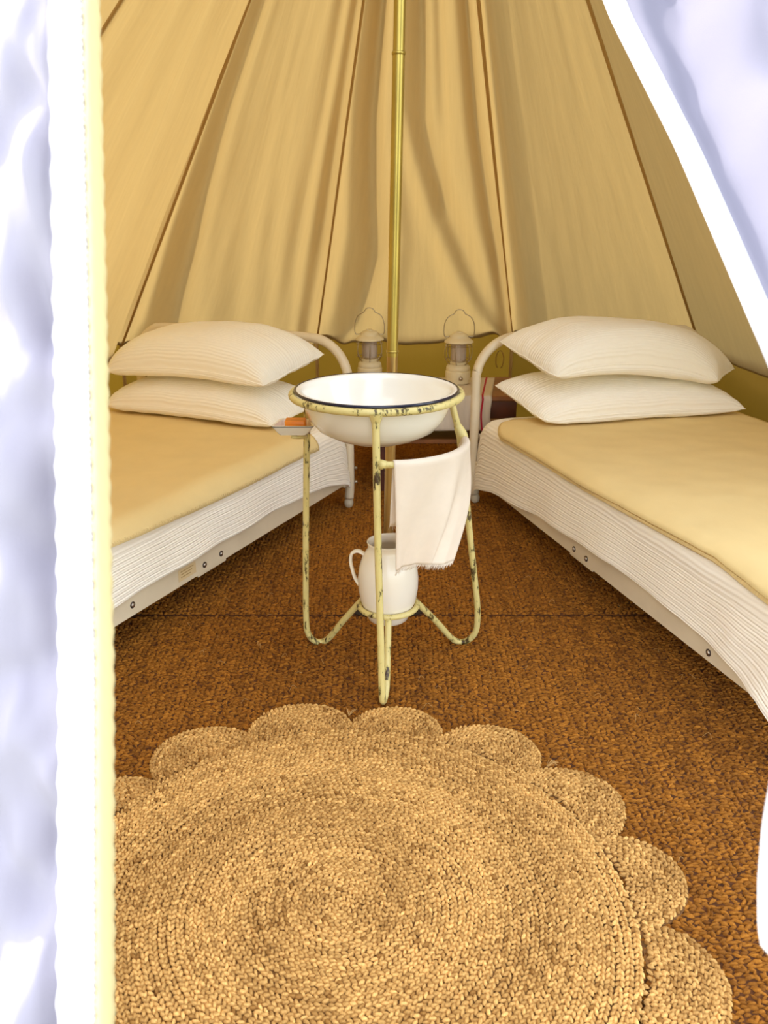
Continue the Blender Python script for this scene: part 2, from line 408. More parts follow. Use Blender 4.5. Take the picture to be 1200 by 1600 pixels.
# ------------------------------------------------------------------ floor
fl = MB().lathe([(0, -.02), (2.35, -.02), (2.35, -.006), (0, -.006)], 48, (0, 2.36, 0)).build('floor', 'sheeting', smooth=False); tag(fl, kind='structure')
def lumps(name, pos, ang, ln, wd, ht, tone, mat, parent, pitch=None):
    """many little tapered strand humps in one mesh"""
    n = len(pos)
    st = np.array([.30, .70]); T = [(-.5, 0, 0.15)]
    for q, sc in ((-.20, .95), (.20, 1.0)):
        T += [(q, -.5 * sc, 0), (q, -.28 * sc, .85 * sc), (q, .28 * sc, .85 * sc), (q, .5 * sc, 0)]
    T.append((.5, 0, .15)); T = np.array(T)
    F = [(0, 2, 1), (0, 3, 2), (0, 4, 3), (1, 2, 6, 5), (2, 3, 7, 6), (3, 4, 8, 7), (9, 5, 6), (9, 6, 7), (9, 7, 8)]
    x = T[None, :, 0] * ln[:, None]; y = T[None, :, 1] * wd[:, None]; z = T[None, :, 2] * ht[:, None]
    if pitch is not None: z = z + pitch[:, None] * x
    c, s = np.cos(ang)[:, None], np.sin(ang)[:, None]
    V = np.stack([pos[:, 0:1] + x * c - y * s, pos[:, 1:2] + x * s + y * c, pos[:, 2:3] + z], -1).reshape(-1, 3)
    off = (np.arange(n) * 10)
    tri = np.array([f for f in F if len(f) == 3]); quad = np.array([f for f in F if len(f) == 4])
    lt = (tri[None] + off[:, None, None]).reshape(-1, 3); lq = (quad[None] + off[:, None, None]).reshape(-1, 4)
    me = bpy.data.meshes.new(name)
    me.vertices.add(len(V)); me.vertices.foreach_set('co', V.astype(np.float32).ravel())
    nl = lt.size + lq.size; me.loops.add(nl)
    me.loops.foreach_set('vertex_index', np.concatenate([lt.ravel(), lq.ravel()]).astype(np.int32))
    npoly = len(lt) + len(lq); me.polygons.add(npoly)
    starts = np.concatenate([np.arange(len(lt)) * 3, len(lt) * 3 + np.arange(len(lq)) * 4]).astype(np.int32)
    me.polygons.foreach_set('loop_start', starts)
    me.polygons.foreach_set('use_smooth', np.ones(npoly, dtype=bool))
    me.update(calc_edges=True); me.validate()
    at = me.attributes.new('Tone', 'FLOAT', 'POINT'); at.data.foreach_set('value', np.repeat(tone, 10).astype(np.float32))
    me.materials.append(M[mat])
    o = bpy.data.objects.new(name, me); COL.objects.link(o)
    if parent: attach(o, parent)
    tag(o, kind='stuff'); return o
SEAM_Y = 2.315
def coir(y0, y1):
    base = MB(); w = 2.0
    # backing as a thin slab clipped to the tent circle
    pts = []
    ys = np.linspace(y0, y1, 30)
    half = [math.sqrt(max(.01, 1.98 ** 2 - (y - 2.36) ** 2)) for y in ys]
    V = [Vector((-h, y, z)) for y, h in zip(ys, half) for z in (-.005, .004)] + [Vector((h, y, z)) for y, h in zip(ys, half) for z in (-.005, .004)]
    n = len(ys); F = []
    for i in range(n - 1):
        a, b = 2 * i, 2 * n + 2 * i
        F += [(a + 1, a + 3, b + 3, b + 1), (a, b, b + 2, a + 2), (a, a + 2, a + 3, a + 1), (b, b + 1, b + 3, b + 2)]
    F += [(0, 1, 2 * n + 1, 2 * n), (2 * n - 2, 4 * n - 2, 4 * n - 1, 2 * n - 1)]
    strip_o = MB().add(V, F).build('coir_strip', 'coirbase', fl, smooth=False)
    dx, dy = .0138, .0068
    X, Y = np.meshgrid(np.arange(-1.98, 1.98, dx), np.arange(y0 + .006, y1 - .004, dy))
    row = np.round((Y - y0) / dy).astype(int); colm = np.round((X + 2) / dx).astype(int)
    x = X.ravel(); y = Y.ravel(); row = row.ravel(); colm = colm.ravel()
    y = y + .004 * (colm % 2) + .006 * np.sin(x * 9) * 0
    keep = (x ** 2 + (y - 2.36) ** 2 < 1.97 ** 2) & ~(((x - .012) / .118) ** 2 + ((y - 2.345) / .05) ** 2 < 1)
    keep &= ~((np.abs(y - SEAM_Y) < .006) & (np.sin(x * 55) + np.sin(x * 131 + 1) > -.3) & (x > .1))
    x, y, row, colm = x[keep], y[keep], row[keep], colm[keep]; k = len(x)
    x = x + rng.normal(0, .0022, k); y = y + rng.normal(0, .0016, k)
    sg = np.where((row + colm) % 2 == 0, 1, -1)
    ang = sg * .36 + rng.normal(0, .38, k)
    tone = np.clip(.5 + rng.normal(0, .2, k) + .10 * np.sin(x * 7 + y * 3) + .08 * np.sin(colm * .9) , 0, 1)
    lumps('coir_weave', np.stack([x, y, np.full(k, .0035)], -1), ang, rng.uniform(.014, .023, k), rng.uniform(.0040, .0078, k),
          rng.uniform(.003, .0085, k), tone, 'coir', strip_o, rng.normal(0, .12, k))
    return strip_o
cs1 = coir(.42, SEAM_Y - .004); cs2 = coir(SEAM_Y + .004, 4.30)
# stray fibres standing up from the mat
fb = MB()
for _ in range(110):
    x, y = random.uniform(-.6, 1.0), random.uniform(.9, 2.6); a = random.uniform(0, 6.28); l = random.uniform(.012, .03)
    fb.tube([(x, y, .008), (x + l * .5 * math.cos(a), y + l * .5 * math.sin(a), .008 + random.uniform(.006, .014)), (x + l * math.cos(a + .5), y + l * math.sin(a + .5), .009)], .0004, 4, 3)
o = fb.build('stray_fibre', 'strand', cs1); tag(o, kind='stuff')

# ------------------------------------------------------------------ centre pole
pole = thing('tent_pole', 'tall thin brass-coloured metal pole rising behind the washstand', 'pole', (.009, 2.36, 0))
def pp(z): return (.009 + .018 * z, 2.36, z)
MB().tube([pp(-.004), pp(.815)], .0150, 24).build('lower_tube', 'brass_reflect', pole, angle=40)
MB().tube([pp(.80), pp(1.56)], .0158, 24).build('middle_tube', 'brass', pole, angle=40)
MB().tube([pp(1.56), pp(2.52)], .0150, 24).build('upper_tube', 'brass', pole, angle=40)
MB().lathe([(.0158, -.003), (.0172, -.003), (.0176, 0), (.0172, .003), (.0158, .003)], 24, pp(.815)).build('joint_ring', 'brass', pole)
MB().lathe([(.0152, -.004), (.0172, -.004), (.0176, 0), (.0172, .004), (.0152, .004)], 24, pp(1.56)).build('joint_ring', 'brass', pole)

pv = [(.012 + .112 * math.cos(q) * (1 + .08 * math.sin(3 * q)), 2.335 + .034 * math.sin(q) * (1 + .15 * math.sin(2 * q))) for q in np.linspace(0, 2 * math.pi, 40, endpoint=False)]
pb = MB().add([Vector((x, y, z)) for z in (.0042, .0068) for x, y in pv], [tuple(range(40))[::-1], tuple(range(40, 80))] + [(k, (k + 1) % 40, 40 + (k + 1) % 40, 40 + k) for k in range(40)]).build('mat_hole_patch', 'sheeting', pole, smooth=False)  # dark disc laid on the backing to imitate a hole in the mat
tag(pb, 'dark patch standing for the hole in the mat at the pole foot')

# ------------------------------------------------------------------ round scalloped jute rug
RC = np.array([-.083, 1.163]); RR = .535
rug = thing('braided_rug', 'round braided jute rug with a scalloped edge in front of the washstand', 'rug', (RC[0], RC[1], 0))
def braid(cx, cy, r0, r1, z, pitch=.0142, a0=0, a1=2 * math.pi, tone0=.5, pz=.0045):
    P = []; A = []; Tn = []
    nr = int((r1 - r0) / pitch)
    for i in range(nr):
        r = r0 + (i + .5) * pitch
        for side in (-1, 1):
            rr = r + side * pitch * .225
            n = max(3, int((a1 - a0) * rr / .0112))
            th = a0 + (np.arange(n) + (.5 if side > 0 else 0) + random.random()) / n * (a1 - a0)
            rj = rr + rng.normal(0, .0007, n) + .002 * np.sin(th * 3 + r * 40) * min(1, r / .1)
            P.append(np.stack([cx + rj * np.sin(th), cy + rj * np.cos(th), np.full(n, z) + rng.normal(0, .0005, n)], -1))
            A.append(-th + side * .52 * (1 if i % 1 == 0 else -1) + rng.normal(0, .13, n))
            ringtone = .03 * math.sin(i * 1.7) + random.gauss(0, .04)
            tn = np.clip(tone0 + ringtone + .1 * np.sin(th * 2 + i * .3) + rng.normal(0, .17, n), 0, 1)
            tn[rng.random(n) < .02] = .0
            Tn.append(tn)
    return np.concatenate(P), np.concatenate(A), np.concatenate(Tn)
MB().lathe([(0, .006), (RR - .016, .002), (RR - .012, .008), (RR - .016, .0115), (0, .0135)], 96, (RC[0], RC[1], .004)).build('braid_backing', 'jutebase', rug)
p, a, t = braid(RC[0], RC[1], .002, RR + .002, .0175, tone0=.55)
k = len(p)
lumps('braided_center', p, a, rng.uniform(.0145, .0185, k), rng.uniform(.0060, .0080, k), rng.uniform(.0045, .0078, k), t, 'jute', rug, rng.normal(.04, .09, k))
lobe_az = [-37, -12.5, 11.6, 36, 59.6, 82.6, 106.5] + [106.5 + 23.95 * q for q in range(1, 9)]
for j, az in enumerate(lobe_az):
    lc = RC + (RR + .005) * np.array([math.sin(R(az)), math.cos(R(az))]); lr = .124 + .004 * math.sin(j * 2.2)
    lift = .0015 * (j % 2)
    sc = thing('scallop', None, None, (lc[0], lc[1], 0))
    nseg = 40; V = []; F = []
    lob = MB()
    ring = [(lc[0] + .955 * lr * math.sin(R(az) + q), lc[1] + .955 * lr * math.cos(R(az) + q)) for q in np.linspace(-1.75, 1.75, nseg)]
    V = [Vector((lc[0], lc[1], z)) for z in (.005, .0085 + lift)]
    for x, y in ring: V += [Vector((x, y, .005)), Vector((x, y, .0085 + lift))]
    for q in range(nseg - 1):
        b = 2 + 2 * q; F += [(1, b + 1, b + 3), (0, b + 2, b), (b, b + 2, b + 3, b + 1)]
    F += [(0, 2, 3, 1), (0, 1, 2 + 2 * nseg - 1, 2 + 2 * nseg - 2)]
    bpy.data.objects.remove(sc)
    sc = lob.add(V, F).build('scallop', 'jutebase', rug, smooth=False)
    p, a, t = braid(lc[0], lc[1], .004, lr + .002, .0095 + lift, .0122, R(az) - 1.72, R(az) + 1.72, .48)
    d = np.hypot(p[:, 0] - RC[0], p[:, 1] - RC[1]); kp = d > RR - .01
    p, a, t = p[kp], a[kp], t[kp]; k = len(p)
    lumps('braid', p, a, rng.uniform(.013, .017, k), rng.uniform(.0058, .0075, k), rng.uniform(.004, .0075, k), t, 'jute', sc, rng.normal(0, .1, k))
# frayed ends at two notches
for az, r in ((-.4, .597), (48.5, .60)):
    fr = MB(); c = RC + r * np.array([math.sin(R(az)), math.cos(R(az))])
    for q in range(14):
        a = R(az) + random.uniform(-.5, .9); l = random.uniform(.012, .03)
        fr.tube([(c[0], c[1], .014), (c[0] + l * .6 * math.sin(a), c[1] + l * .6 * math.cos(a), .02 + random.uniform(0, .006)), (c[0] + l * math.sin(a), c[1] + l * math.cos(a), .014 + random.uniform(0, .01))], .0005, 4, 2)
    tag(fr.build('frayed_end', 'strand', rug), kind='stuff')

# ------------------------------------------------------------------ beds
class Bed:
    def __init__(s, P0, u, v): s.P0, s.u, s.v = np.array(P0), np.array(u), np.array(v)
    def __call__(s, u, v, z): q = s.P0 + u * s.u + v * s.v; return np.array([q[0], q[1], z])
LB = Bed((-.155, 3.30), (-.423, -.906), (-.906, .423)); RB = Bed((.397, 3.36), (.275, -.961), (.961, .275))
BW, BL, MZ = 1.04, 1.88, .385
def build_bed(B, lab, bolts, sticker):
    bed = thing('bed', lab, 'bed', tuple(B(0, 0, 0)), 'metal frame beds')
    rt = .019
    nv = -.014 if sticker else -.024
    hb = [B(0, -.010, .05), B(0, nv, .12), B(0, nv, .30), B(0, nv, .54)] + [B(0, .15 - (.15 - nv) * math.cos(q), .54 + .165 * math.sin(q)) for q in np.linspace(.2, 1.45, 7)] + \
         [B(0, .25, .708), B(0, BW / 2, .712), B(0, BW - .25, .708)] + [B(0, BW - .15 + .15 * math.cos(q), .54 + .165 * math.sin(q)) for q in np.linspace(1.45, .2, 7)] + [B(0, BW, .54), B(0, BW, .30), B(0, BW, .05)]
    MB().tube(hb, rt, 18, 5).build('headboard', 'bed', bed)
    MB().tube([B(0, .0, .30), B(0, BW - .016, .30)], .011, 12).build('cross_bar', 'bed', bed)
    ft = [B(BL, 0, .05), B(BL, 0, .20), B(BL, .02, .235), B(BL, .06, .25), B(BL, BW - .06, .25), B(BL, BW - .02, .235), B(BL, BW, .20), B(BL, BW, .05)]
    MB().tube(ft, rt, 14, 4).build('footboard', 'bed', bed)
    for u in (0, BL):
        for v in (0, BW):
            c = B(u, v - (.008 if u == 0 and v == 0 else 0), 0)
            cm = MB().lathe([(.0, .008), (.010, .009), (.017, .016), (.0195, .026), (.0195, .034), (.016, .045), (.008, .051), (0, .052)], 18, tuple(c)).build('caster', 'caster', bed)
    for v, sg in ((-.004, -1), (BW + .004, 1)):
        d = math.atan2(B.u[1], B.u[0])
        c = B(BL / 2, v, .152)
        r = MB().box(tuple(c), (BL - .03, .005, .074), d, .001)
        c2 = B(BL / 2, v - sg * .018, .188); r.box(tuple(c2), (BL - .03, .034, .004), d)
        r = r.build('side_rail', 'bed', bed, smooth=False)
        if sg < 0:
            jn = MB().box(tuple(B(bolts[0], v + .005, .145)), (.15, .006, .080), d, .001).build('joint_plate', 'bed', bed, smooth=False)
            for bu, bz in bolts[1]:
                bp = tuple(B(bu, v - .0032, bz)); ax = tuple(-np.append(B.v, 0))
                bo = MB().lathe([(0, .005), (.004, .0045), (.0062, .002), (.0065, 0)], 12, bp, ax).build('bolt', 'bolt', bed)
                MB().lathe([(.0062, .0005), (.0098, .0008), (.0098, -.001)], 14, bp, ax).build('washer', 'hole', bo)
            if sticker:
                st = MB().box(tuple(B(1.072, v - .0032, .150)), (.085, .0006, .038), d).build('sticker', 'sticker', bed, smooth=False)
                tag(st, 'small faded paper label')
                for q in range(3):
                    MB().box(tuple(B(1.072 + .004 * q, v - .0037, .160 - .009 * q)), (.062 - .008 * q, .0004, .0022), d).build('print_line', 'ink', st, smooth=False)
    for u in (.35, .72, 1.10, 1.5):
        MB().box(tuple(B(u, BW / 2, .183)), (.05, BW - .05, .012), math.atan2(B.u[1], B.u[0])).build('slat', 'bed', bed, smooth=False)
    # post brackets and bolts
    for v in (0,):
        br = MB().box(tuple(B(.030, -.010, .155)), (.05, .02, .085), math.atan2(B.u[1], B.u[0]), .003).build('bracket', 'bed', bed, smooth=False)
        for z in (.125, .185):
            MB().lathe([(0, .009), (.004, .009), (.0065, .005), (.0065, 0)], 12, tuple(B(-.006, -.038, z)), tuple(-np.append(B.v, 0) + .4 * np.append(B.u, 0))).build('bolt', 'bolt', br)
    for v in (.22, BW - .22):
        MB().tube([B(1.10, v, .006), B(1.10, v, .176)], lambda q: .014 + .004 * q, 12).build('middle_leg', 'brownleg', bed)
    d = math.atan2(B.u[1], B.u[0])
    MB().box(tuple(B(BL / 2 + .015, BW / 2, .283)), (BL - .10, BW - .06, .180), d, .04).build('mattress', 'sheet', bed, smooth=False)
    return bed
build_bed(LB, 'cream metal bed frame with rounded headboard under the left mustard blanket', (.94, [(.985, .138), (.896, .142), (1.318, .148)]), True)
build_bed(RB, 'cream metal bed frame with rounded headboard under the right folded blanket', (.90, [(.859, .138), (.94, .137), (1.566, .139)]), False)

def sheet(B, hem_u, hem_z, lab, bunch=0, u0=.03):
    """sheet wrapped over the mattress: cross section from far hem over the top to the near hem"""
    us = np.linspace(0, 1, 190); rad = .055; P = []
    L0, L1 = u0, BL - .03
    for i, q in enumerate(us):
        row = []
        # along the length the sheet also turns down at both ends
        uu = L0 + q * (L1 - L0)
        endd = min(uu - L0, L1 - uu); drop = 0
        if endd < .06: drop = (.06 - math.sqrt(max(0, .06 ** 2 - (.06 - endd) ** 2)))
        hz = np.interp(uu, hem_u, hem_z)
        prof = []
        for z in np.linspace(.16, MZ - rad, 10): prof.append((BW + .012, z, 0))
        for a in np.linspace(.1, math.pi / 2, 7): prof.append((BW + .012 - rad + rad * math.cos(a), MZ - rad + rad * math.sin(a), 0))
        for v in np.linspace(BW - .08, .08, 22): prof.append((v, MZ + .004 * math.sin(v * 9 + uu * 5), 0))
        for a in np.linspace(math.pi / 2, .1, 12): prof.append((-.012 + rad - rad * math.cos(a), MZ - rad + rad * math.sin(a), 1))
        for s_ in np.linspace(0, 1, 110)[1:]:
            z = (MZ - rad) * (1 - s_) + hz * s_
            flare = .010 * s_ + .006 * math.sin(uu * 7 + 1) * s_ + .004 * math.sin(uu * 19) * s_ ** 2
            v = -.012 - flare
            ph = s_ * (MZ - rad - .15) / .0090 * 2 * math.pi + 2.2 * nz(uu * 3.0, z * 4, 1.7) + 1.1 * nz(uu * 11, z * 16, 5.1)
            env = min(1, s_ * 5) * (.75 + .5 * nz(uu * 9, z * 11, 8.8))
            v -= .0011 * math.sin(ph) * env
            if bunch and uu > 1.5:
                e = (uu - 1.5) / .3; v -= .012 * e * s_ * (math.sin(uu * 38 + s_ * 3) * .6 + .5)
            prof.append((v, z, 1))
        for v, z, nr in prof:
            zz = z - drop * (1 if z > .2 else .3)
            zz += .003 * nz(uu * 6, v * 6, 3.3)
            row.append(B(uu, v, zz))
        P.append(row)
    P = np.array(P)
    # ends: fold rows down at head and foot
    def endrow(r, du, z):
        q = r.copy(); q[:, :2] += du * B.u; q[:, 2] = np.minimum(q[:, 2], z); return q
    P = np.concatenate([[endrow(P[0], -.006, .22)], [endrow(P[0], -.004, .28)], P, [endrow(P[-1], .004, .28)], [endrow(P[-1], .008, .17)]])
    o = grid_obj('bed_sheet', P, 'sheet', thick=.0022)
    return tag(o, lab, 'sheet', 'white crinkled bed sheets')
sheet(LB, [.03, .06, .2, .36, .7, .94, 1.2, 1.4, 1.9], [.125, .13, .165, .181, .188, .192, .185, .178, .17],
      'white crinkled sheet hanging over the side of the left bed')
sheet(RB, [.03, .06, .2, .48, .757, 1.0, 1.127, 1.27, 1.453, 1.64, 1.784, 1.86], [.085, .09, .122, .148, .175, .188, .194, .186, .182, .166, .140, .09],
      'white crinkled sheet bunched at the foot of the right bed', bunch=1)

def blanket(B, ustart, edge_u, edge_z, lab, layers=1, rcorner=.1):
    rad = .06
    root = thing('blanket', lab, 'blanket', tuple(B(.9, .5, MZ)), 'mustard wool blankets')
    for l in range(layers):
        P = []; nu = 120; lift = .009 + .009 * (layers - 1 - l)
        for q in np.linspace(0, 1, nu):
            u = ustart + (.012 * l) + q * (BL - .06 - ustart)
            ez = np.interp(u, edge_u, edge_z) - (.012 * l if layers > 1 else 0)
            k = 0
            if layers > 1:   # rounded folded corner
                e = (u - ustart) / rcorner
                if e < 1: k = 1 - math.sqrt(max(0, 1 - (1 - e) ** 2))
            row = []
            arc = []
            for v in np.linspace(BW - .03, .06, 40): arc.append((v, MZ + lift))
            for a in np.linspace(math.pi / 2, .35, 14): arc.append((-.018 + rad - (rad + lift) * math.cos(a), MZ - rad + (rad + lift) * math.sin(a)))
            last = arc[-1]
            for s_ in np.linspace(0, 1, 9)[1:]: arc.append((last[0] - .008 * s_, last[1] - .06 * s_))
            arc = np.array(arc); dl = np.concatenate([[0], np.cumsum(np.linalg.norm(np.diff(arc, axis=0), axis=1))])
            # cut the arc where it reaches the edge height
            near = np.arange(len(arc)) > 40
            idx = np.where(near & (arc[:, 1] < ez))[0]
            dend = dl[-1] if len(idx) == 0 else np.interp(ez, arc[[idx[0], idx[0] - 1], 1], dl[[idx[0], idx[0] - 1]])
            dend -= k * rcorner * .9
            for w in np.linspace(0, 1, 64):
                d = w * dend
                v, z = np.interp(d, dl, arc[:, 0]), np.interp(d, dl, arc[:, 1])
                z += .004 * nz(u * 4, v * 4, 2 + l) * min(1, (1 - w) * 8) + .0035 * nz(u * 13, v * 10, 4 + l) * (1 - .5 * w)
                # pressed down by the pillows
                row.append(B(u, v - (.004 * nz(u * 5, 3.3, l)) * w, z))
            P.append(row)
        P = np.array(P)
        o = grid_obj('folded_layer' if layers > 1 else 'wool_layer', P, 'blanket', root, thick=.007)
        # blanket stitch along the near edge
        st = MB(); edge = P[:, -1]; ins = P[:, -3]
        seglen = np.linalg.norm(np.diff(edge, axis=0), axis=1); cum = np.concatenate([[0], np.cumsum(seglen)])
        if l == layers - 1:
            nrm_up = np.array([0, 0, 1.])
            for d in np.arange(.01, cum[-1], .0095):
                p0 = np.array([np.interp(d, cum, edge[:, c]) for c in range(3)])
                p1 = np.array([np.interp(d + .001, cum, ins[:, c] if False else P[:, -2][:, c]) for c in range(3)])
                dr = p1 - p0; dr = dr / (np.linalg.norm(dr) + 1e-9) * .013
                offv = np.append(-B.v, .35) * .0045
                st.tube([p0 + offv * .4, p0 + dr * .5 + offv, p0 + dr + offv * .7], .0010, 4)
            so = st.build('edge_stitch', 'stitch', root); tag(so, kind='stuff')
    return root
blanket(LB, .27, [.2, .30, .39, .72, 1.06, 1.42, 1.9], [.330, .330, .334, .331, .336, .352, .36], 'mustard wool blanket spread over the left bed with a stitched edge')
blanket(RB, .17, [.15, .28, .61, .89, 1.25, 1.53, 1.77, 1.9], [.383, .365, .370, .370, .380, .388, .372, .36], 'mustard wool blanket folded double on the right bed', 2, .09)

# ------------------------------------------------------------------ pillows
def pillow(B, c, T, lab, arch=0, fat=(1.1, .6), seed=0, rnd=(.07, .07)):
    """c: BL, FL, FR, BR corners as (u, v, z); long axis a from L to R, short axis b from back to front"""
    BLc, FLc, FRc, BRc = [B(*q) for q in c]
    na, nb = 72, 46
    def corner(x): return x
    out = []
    for sgn in (1, -1):
        P = np.zeros((na, nb, 3))
        for i, a in enumerate(np.linspace(-1, 1, na)):
            for j, b in enumerate(np.linspace(-1, 1, nb)):
                a2 = math.copysign(1 - (1 - abs(a)) ** 1.35, a); b2 = math.copysign(1 - (1 - abs(b)) ** 1.35, b)
                # edges drawn in between the pointed corners
                kc = (rnd[0] if a2 < 0 else rnd[1]) * max(0, b2) ** 3 * abs(a2) ** 3 + .03 * max(0, -b2) ** 3 * abs(a2) ** 3
                pa = (1 - kc) * a2 * (1 - .055 * (1 - b2 ** 2)); pb = (1 - kc) * b2 * (1 - .09 * (1 - a2 ** 2))
                s, t = (pa + 1) / 2, (pb + 1) / 2
                q = (BLc * (1 - t) + FLc * t) * (1 - s) + (BRc * (1 - t) + FRc * t) * s
                e = (max(0, 1 - abs(a2) ** 3.8) ** .52) * (max(0, 1 - abs(b2) ** 3.0) ** .48)
                h = T * .5 * e * (1 + .07 * nz(a * 1.6, b * 1.3, seed)) 
                wr = .0045 * nz(a * 5, b * 3, seed + 2.2) * e ** .5 + .004 * nz(a * 3 + b * 5, b * 7 - a * 6, seed + 5.1) * (abs(a) ** 2)
                q = q + np.array([0, 0, 1]) * (sgn * h * (fat[0] if sgn > 0 else fat[1]) + arch * (1 - a2 ** 2) + wr)
                # belly pushes out beyond the seam on the long front side
                q[:2] += B.u * (.020 * e * (1 if b > 0 else -.2))
                P[i, j] = q
        out.append(P)
    top, bot = out
    bot[0], bot[-1], bot[:, 0], bot[:, -1] = top[0], top[-1], top[:, 0], top[:, -1]
    V = np.concatenate([top.reshape(-1, 3), bot.reshape(-1, 3)]); n = na * nb
    F = grid_faces(na, nb); F2 = [tuple(i + n for i in f[::-1]) for f in F]
    ll = np.linalg.norm(B(*c[0]) - B(*c[3])); ww = np.linalg.norm(B(*c[0]) - B(*c[1]))
    uv = np.stack(np.meshgrid(np.linspace(0, ll, na), np.linspace(0, ww, nb), indexing='ij'), -1).reshape(-1, 2)
    o = mesh_obj('pillow', V, F + F2, 'pillow', None, uv=np.concatenate([uv, uv + [0, ww]]))
    import bmesh
    bm = bmesh.new(); bm.from_mesh(o.data); bmesh.ops.remove_doubles(bm, verts=bm.verts, dist=.0002)
    bmesh.ops.recalc_face_normals(bm, faces=bm.faces); bm.to_mesh(o.data); bm.free()
    rim = [Vector(q) for q in list(top[:, -1]) + list(top[-1, ::-1][1:]) + list(top[::-1, 0][1:]) + list(top[0][1:-1])]
    MB().tube(rim, .0022, 6, closed=True).build('seam_edge', 'pillow', o)
    return tag(o, lab, 'pillow', 'pillows stacked in pairs on the beds')
pillow(RB, [(.05, .022, .525), (.35, .10, .430), (.36, 1.01, .432), (.05, .98, .47)], .17, 'lower pillow of the pair on the right bed', .012, seed=1, rnd=(.10, .02))
pillow(RB, [(.05, .03, .700), (.37, .12, .606), (.37, .85, .555), (.12, 1.13, .545)], .20, 'upper pillow of the pair on the right bed, its right end drooping', .055, (1.25, .62), seed=3, rnd=(.10, .03))
pillow(LB, [(.06, .05, .470), (.36, .11, .425), (.36, .965, .425), (.05, .98, .45)], .17, 'lower pillow of the pair on the left bed', .022, seed=5)
pillow(LB, [(.05, .05, .655), (.37, .13, .575), (.37, .93, .570), (.05, .95, .60)], .20, 'upper pillow of the pair on the left bed', .035, (1.25, .55), seed=8)

# ------------------------------------------------------------------ table, runner, lanterns at the back
tb = thing('side_table', 'dark red-brown wooden table between the two bed heads', 'table', (.24, 3.67, 0))
X0, X1, Y0, Y1, TZ = -.12, .60, 3.49, 3.92, .44
MB().box(((X0 + X1) / 2, (Y0 + Y1) / 2, TZ - .011), (X1 - X0, Y1 - Y0, .022), 0, .004).build('tabletop', 'woodtop', tb, smooth=False)
MB().box(((X0 + X1) / 2, Y0 + .03, TZ - .062), (X1 - X0 - .06, .018, .08), 0, .002).build('apron', 'wood', tb, smooth=False)
MB().box(((X0 + X1) / 2, Y1 - .03, TZ - .062), (X1 - X0 - .06, .018, .08), 0, .002).build('apron', 'wood', tb, smooth=False)
for x in (.0, .40):
    for y in (Y0 + .035, Y1 - .035):
        MB().box((x, y, (TZ - .022 + .009) / 2), (.04, .04, TZ - .031), 0, .003).build('leg', 'wood', tb, smooth=False)
MB().box(((X0 + X1) / 2, (Y0 + Y1) / 2, .235), (X1 - X0 - .03, Y1 - Y0 - .04, .02), 0, .003).build('shelf', 'woodtop', tb, smooth=False)
rn0, rn1 = .03, .452
rp = []
for x in np.linspace(rn0, rn1, 40):
    row = [(x, y, TZ + .0025) for y in np.linspace(Y1 - .03, Y0 + .01, 12)]
    row += [(x, Y0 + .002 - .006 * math.sin(q), TZ - .003 + .0055 * math.cos(q)) for q in (.5, 1.0, 1.4)]
    row += [(x + .004 * math.sin(z * 30), Y0 - .005 - .004 * math.sin(x * 60) * (TZ - z) * 3 - .004, z) for z in np.linspace(TZ - .012, .292, 14)]
    rp.append(row)
rp = np.array(rp); rp[..., 0] += .16 * np.clip(rp[..., 1] - Y0, 0, 1) + .006
run = grid_obj('table_runner', rp, 'runner', thick=.002); tag(run, 'off-white linen runner with red edge stripes hanging over the wooden table', 'table runner')
for xa in (rn0 + .045, rn1 - .046):
    ix = np.argmin(np.abs(np.linspace(rn0, rn1, 40) - xa)); q = rp[[ix, ix]].copy(); q[1, :, 0] += .008
    q[:, 12:, 1] -= .0045; q[:, :15, 2] += .0022
    grid_obj('red_stripe', q, 'red', run)
